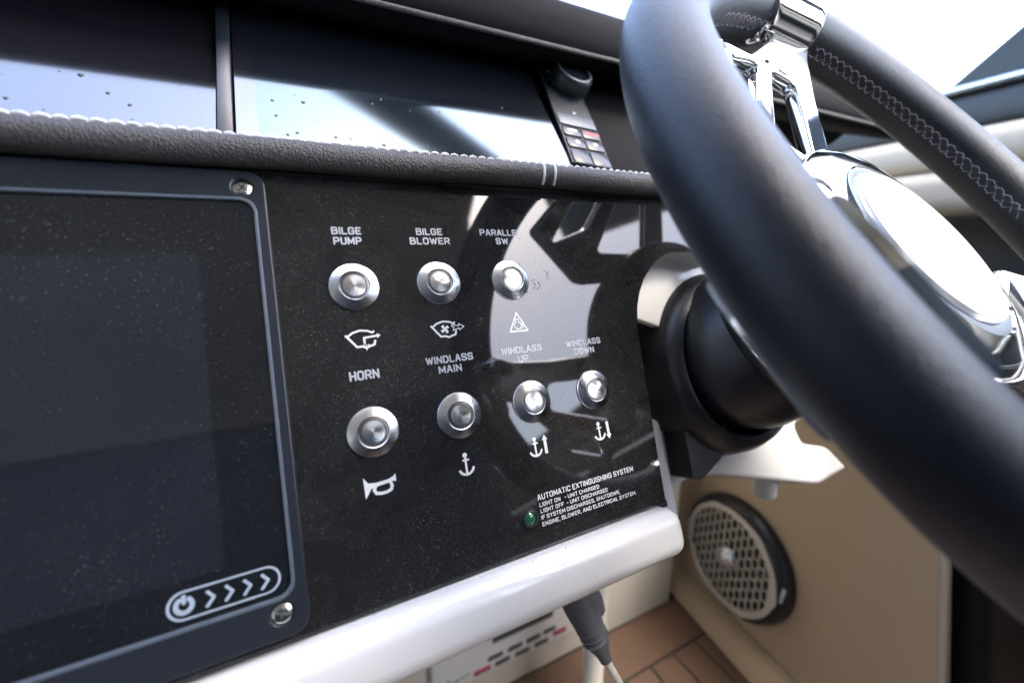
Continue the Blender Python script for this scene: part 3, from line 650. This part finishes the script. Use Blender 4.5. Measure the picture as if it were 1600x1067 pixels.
# spokes: dished plates with two slots and a sleeve clamped round the rim
def spoke(rot):
    outl = rounded([(30, 152), (22, 142), (12, 112), (2, 64), (-40, 46), (-84, 46), (-118, 92), (-88, 121), (-53, 126.5), (-45, 131), (-14, 150), (-6, 160), (28, 158)], 5)
    s1 = rounded([(-31, 123), (-6, 120), (-19, 68), (-64, 72)], 6); s2 = rounded([(-79, 114), (-57, 121), (-47, 122), (-70, 92), (-102, 82)], 5)
    me = flat_mesh('spoke', [outl, s1, s2], 9, 2.2, 4, 4)
    for v in me.vertices:
        r = v.co.xy.length / MM; v.co.z -= (3 + 21 * min(max((158 - r) / 83, -.1), 1.2)) * MM
    s = link('spoke', me, M['chrome'], wheel, Matrix.Rotation(rad(rot), 4, 'Z'))
    bm = bmesh.new(); rows = []
    for ph, ex in ((78.6, .2), (78.9, 1.6), (79.6, 2.5), (81, 2.8), (94.6, 2.8), (96, 2.5), (96.7, 1.6), (97, .2)):
        rows.append([bm.verts.new(rim_pt(ph, 110, .2))] + [bm.verts.new(rim_pt(ph, 111 + 171 * j / 40, ex)) for j in range(41)] + [bm.verts.new(rim_pt(ph, 283, .2))])
    for a, b in zip(rows, rows[1:]):
        for j in range(42): bm.faces.new((a[j], a[j + 1], b[j + 1], b[j]))
    obj('rim_clamp', bm, M['chrome'], s, Matrix.Identity(4))
    return s
for rot in (0, 104, 199): spoke(rot)

# ================================================================== starboard side: tan lining, speaker, cushion, window frame
WD = Vector((.127, .9919, 0)); WNR = Vector((-.9919, .127, 0))
def wall_pt(yv, z, out=0):                        # a point of the side wall at forward distance y
    return Vector((545 + .128 * (yv - 316), yv, z)) + WNR * out
M_WALL = frame(wall_pt(316, 0), -WD, Vector((0, 0, 1)))      # local x aft, y up, z inboard
lining = thing('side_lining', 'tan upholstered cockpit side panel with the speaker in it', 'wall panel', M_WALL)
link('panel', flat_mesh('panel', [rounded([(-300, -572), (252, -572), (160, -60), (-300, -60)], 8)], 20, 4, 0, 4), M['vinyl'], lining)
bm = bmesh.new(); prism(bm, [(0, -CZ), (34, -CZ), (33, -600), (26, -586), (14, -576), (5, -571.5), (0, -571)], -270, 300, Matrix(((0, 0, -1, 0), (0, 1, 0, 0), (1, 0, 0, 0), (0, 0, 0, 1)))); obj('skirting', bm, M['vinyl'], lining)
bm = bmesh.new(); tube(bm, [(252.5, -572, -3), (160.5, -60, -3)], 3.2, 10); obj('piping', bm, M['piping'], lining)
bm = bmesh.new(); box(bm, 120, 700, -CZ, -70, -60, -30, 3, 2)
dk = tag(obj('locker_door', bm, M['void'], None, mat=M_WALL), 'dark glossy locker door at the lower right edge beyond the tan panel', 'door')
KF = 1.9
M_FAR = frame(Vector((545 * KF, 316 * KF, 0)), -WD, Vector((0, 0, 1)))
cush = thing('coaming_cushion', 'cream padded coaming bolster behind the steering wheel', 'cushion', M_FAR)
for z0, z1, o in ((119, 181, 30), (46, 118, 42)):
    bm = bmesh.new(); box(bm, -1300, 4200, z0, z1, -60, o, 26, 6); obj('bolster', bm, M['vinyl_light'], cush)
bm = bmesh.new(); box(bm, -1300, 4200, -300, 48, -120, -62, 2, 2); tag(obj('shaded_recess', bm, M['frame_grey'], None, mat=M_FAR), 'dark strip standing in for the shaded recess under the cream coaming bolster', 'side panel')  # shade below the bolster built as a dark strip
wf = thing('window_frame', 'dark grey side window frame behind the wheel at the right', 'window frame', M_FAR)
bm = bmesh.new(); box(bm, -1700, 4200, 181, 238, -110, 4, 10, 3); obj('sill', bm, M['frame_grey'], wf)
bm = bmesh.new(); box(bm, -1700, 4200, 239, 251, -80, 14, 5, 2); obj('sill_cap', bm, M['satin'], wf)
bm = bmesh.new(); prism(bm, [(224, 248), (300, 248), (1200, 800), (1200, 1060), (660, 620)], -60, -12); obj('post', bm, M['frame_grey'], wf)

spk_o = ray(1150, 867) * 622
M_SPK = frame(wall_pt(spk_o.y, spk_o.z), -WD, Vector((0, 0, 1)))
spk = thing('speaker', 'round black marine speaker with a beige lattice grille in the tan panel', 'speaker', M_SPK)
bm = bmesh.new(); lathe(bm, [(91, .3), (91.5, 4), (90, 12), (86, 19), (82, 21.5), (78, 21), (76, 14)], 80); obj('flange', bm, M['dark_plastic'], spk)
bm = bmesh.new(); lathe(bm, [(0, 6), (40, 8), (76, 13)], 64); obj('cone', bm, M['dark_plastic'], spk)
scal = [((79 + 2.4 * max(0, math.cos(6 * rad(a) + .4)) ** 3) * math.cos(rad(a)), (79 + 2.4 * max(0, math.cos(6 * rad(a) + .4)) ** 3) * math.sin(rad(a))) for a in range(0, 360, 3)]
gr = link('grille', flat_mesh('grille', [scal, circle(0, 0, 71, 80)], 5, 1, 24, 2), M['grille'], spk)
bm = bmesh.new(); pitch = 9.8
for k in range(-7, 8):
    xx = k * pitch; h = math.sqrt(max(0, 72.5 ** 2 - xx ** 2))
    if h > 5: box(bm, xx - 1.0, xx + 1.0, -h, h, 20.5, 23.6, .5, 1)
    x2 = xx + pitch / 2
    for j in range(-7, 8):
        yy = j * 17.5 + (8.75 if k % 2 else 0)
        if math.hypot(abs(x2) + 3, yy) < 72: box(bm, x2 - pitch / 2 + 1, x2 + pitch / 2 - 1, yy - 1.1, yy + 1.1, 20.6, 23.4, .4, 1)
obj('lattice', bm, M['grille'], gr, Matrix.Identity(4))
bm = bmesh.new(); lathe(bm, [(17, 20), (16.5, 24), (14, 27.5), (9, 30), (0, 31.5)], 40); obj('dust_cap', bm, M['satin'], spk)
bm = bmesh.new(); box(bm, 72, 77, 10, 34, 20.5, 22.6, .8, 1); obj('badge', bm, M['print_grey'], spk, Matrix.Rotation(rad(-8), 4, 'Z') @ Matrix.Translation((.0085, 0, -.002)))

# ================================================================== things under the dash
un = thing('control_unit', 'white control box with dark keys on the bulkhead below the dash', 'control box', frame((0, 404, 0), X1, Vector((0, 0, 1))))
bm = bmesh.new(); box(bm, 86, 300, -553, -440, 0, 10, 4, 3); obj('case', bm, M['unit'], un)
bm = bmesh.new(); box(bm, 168, 260, -507, -480, 9.5, 10.6, .4, 1); obj('display', bm, M['key'], un)
for x, z, w, m in ((172, -529, 22, 'key'), (201, -529, 22, 'key'), (229, -529, 22, 'key'), (255, -528, 20, 'key'), (182, -542, 22, 'key'), (212, -543, 22, 'key'), (242, -543, 22, 'key'), (153, -542, 24, 'key_red'), (272, -539, 22, 'key_red')):
    bm = bmesh.new(); box(bm, x - w / 2, x + w / 2, z - 3.6, z + 3.6, 9, 11.4, 1, 2); obj('key', bm, M[m], un)
bm = bmesh.new(); stroke(bm, [(104, -541), (107, -533), (109, -541), (112, -538), (114, -541), (117, -537), (119, -541), (123, -537), (126, -540), (130, -537), (135, -537)], 1.6, 10.3); obj('logo_mark', bm, M['key_green'], un, smooth=False)

plug = thing('cable_plug', 'grey cable plug hanging below the white lip on a cream cord', 'cable plug')
pp = [ray(*q) * 268 for q in ((893, 918), (905, 945), (916, 966), (926, 988), (936, 1006), (942, 1020), (947, 1031))]
bm = bmesh.new(); tube(bm, pp, 1, 20, rs=[10.5, 10.5, 10, 8.8, 7.2, 4.6, 4.0]); obj('boot', bm, M['grey_plug'], plug)
for f_ in (.34, .42, .5, .58):
    i = f_ * (len(pp) - 1); a = pp[int(i)].lerp(pp[int(i) + 1], i - int(i)); d = (pp[4] - pp[1]).normalized()
    bm = bmesh.new(); tube(bm, [a - d * 1.1, a, a + d * 1.1], 1, 20, rs=[9.4 - f_ * 2, 10.7 - f_ * 2.4, 9.2 - f_ * 2]); obj('grip_rib', bm, M['grey_plug'], plug)
qq = [ray(*q) * 276 for q in ((905, 915), (922, 940), (930, 956))]
bm = bmesh.new(); tube(bm, qq, 1, 18, rs=[9.5, 9.5, 7.5]); obj('lock_ring', bm, M['grey_plug'], plug)
cc = [ray(*q) * s for q, s in (((943, 1022), 268), ((955, 1045), 270), ((968, 1068), 274), ((990, 1120), 290), ((1005, 1200), 320), ((1000, 1330), 380))]
bm = bmesh.new(); tube(bm, cc, 2.7, 12); obj('cord', bm, M['cord'], plug)
hz = ray(926, 1030) * 500
bm = bmesh.new(); pts = []; rs = []
z = -CZ + 1; k = 0
while z < -250:
    pts.append((hz.x + 2 * math.sin(z * .01), hz.y, z)); rs.append(12.4 if k % 2 else 11.2); z += 2.4; k += 1
tube(bm, pts, 1, 20, rs=rs)
tag(obj('ribbed_hose', bm, M['hose'], None), 'white ribbed hose standing behind the grey cable plug', 'hose')
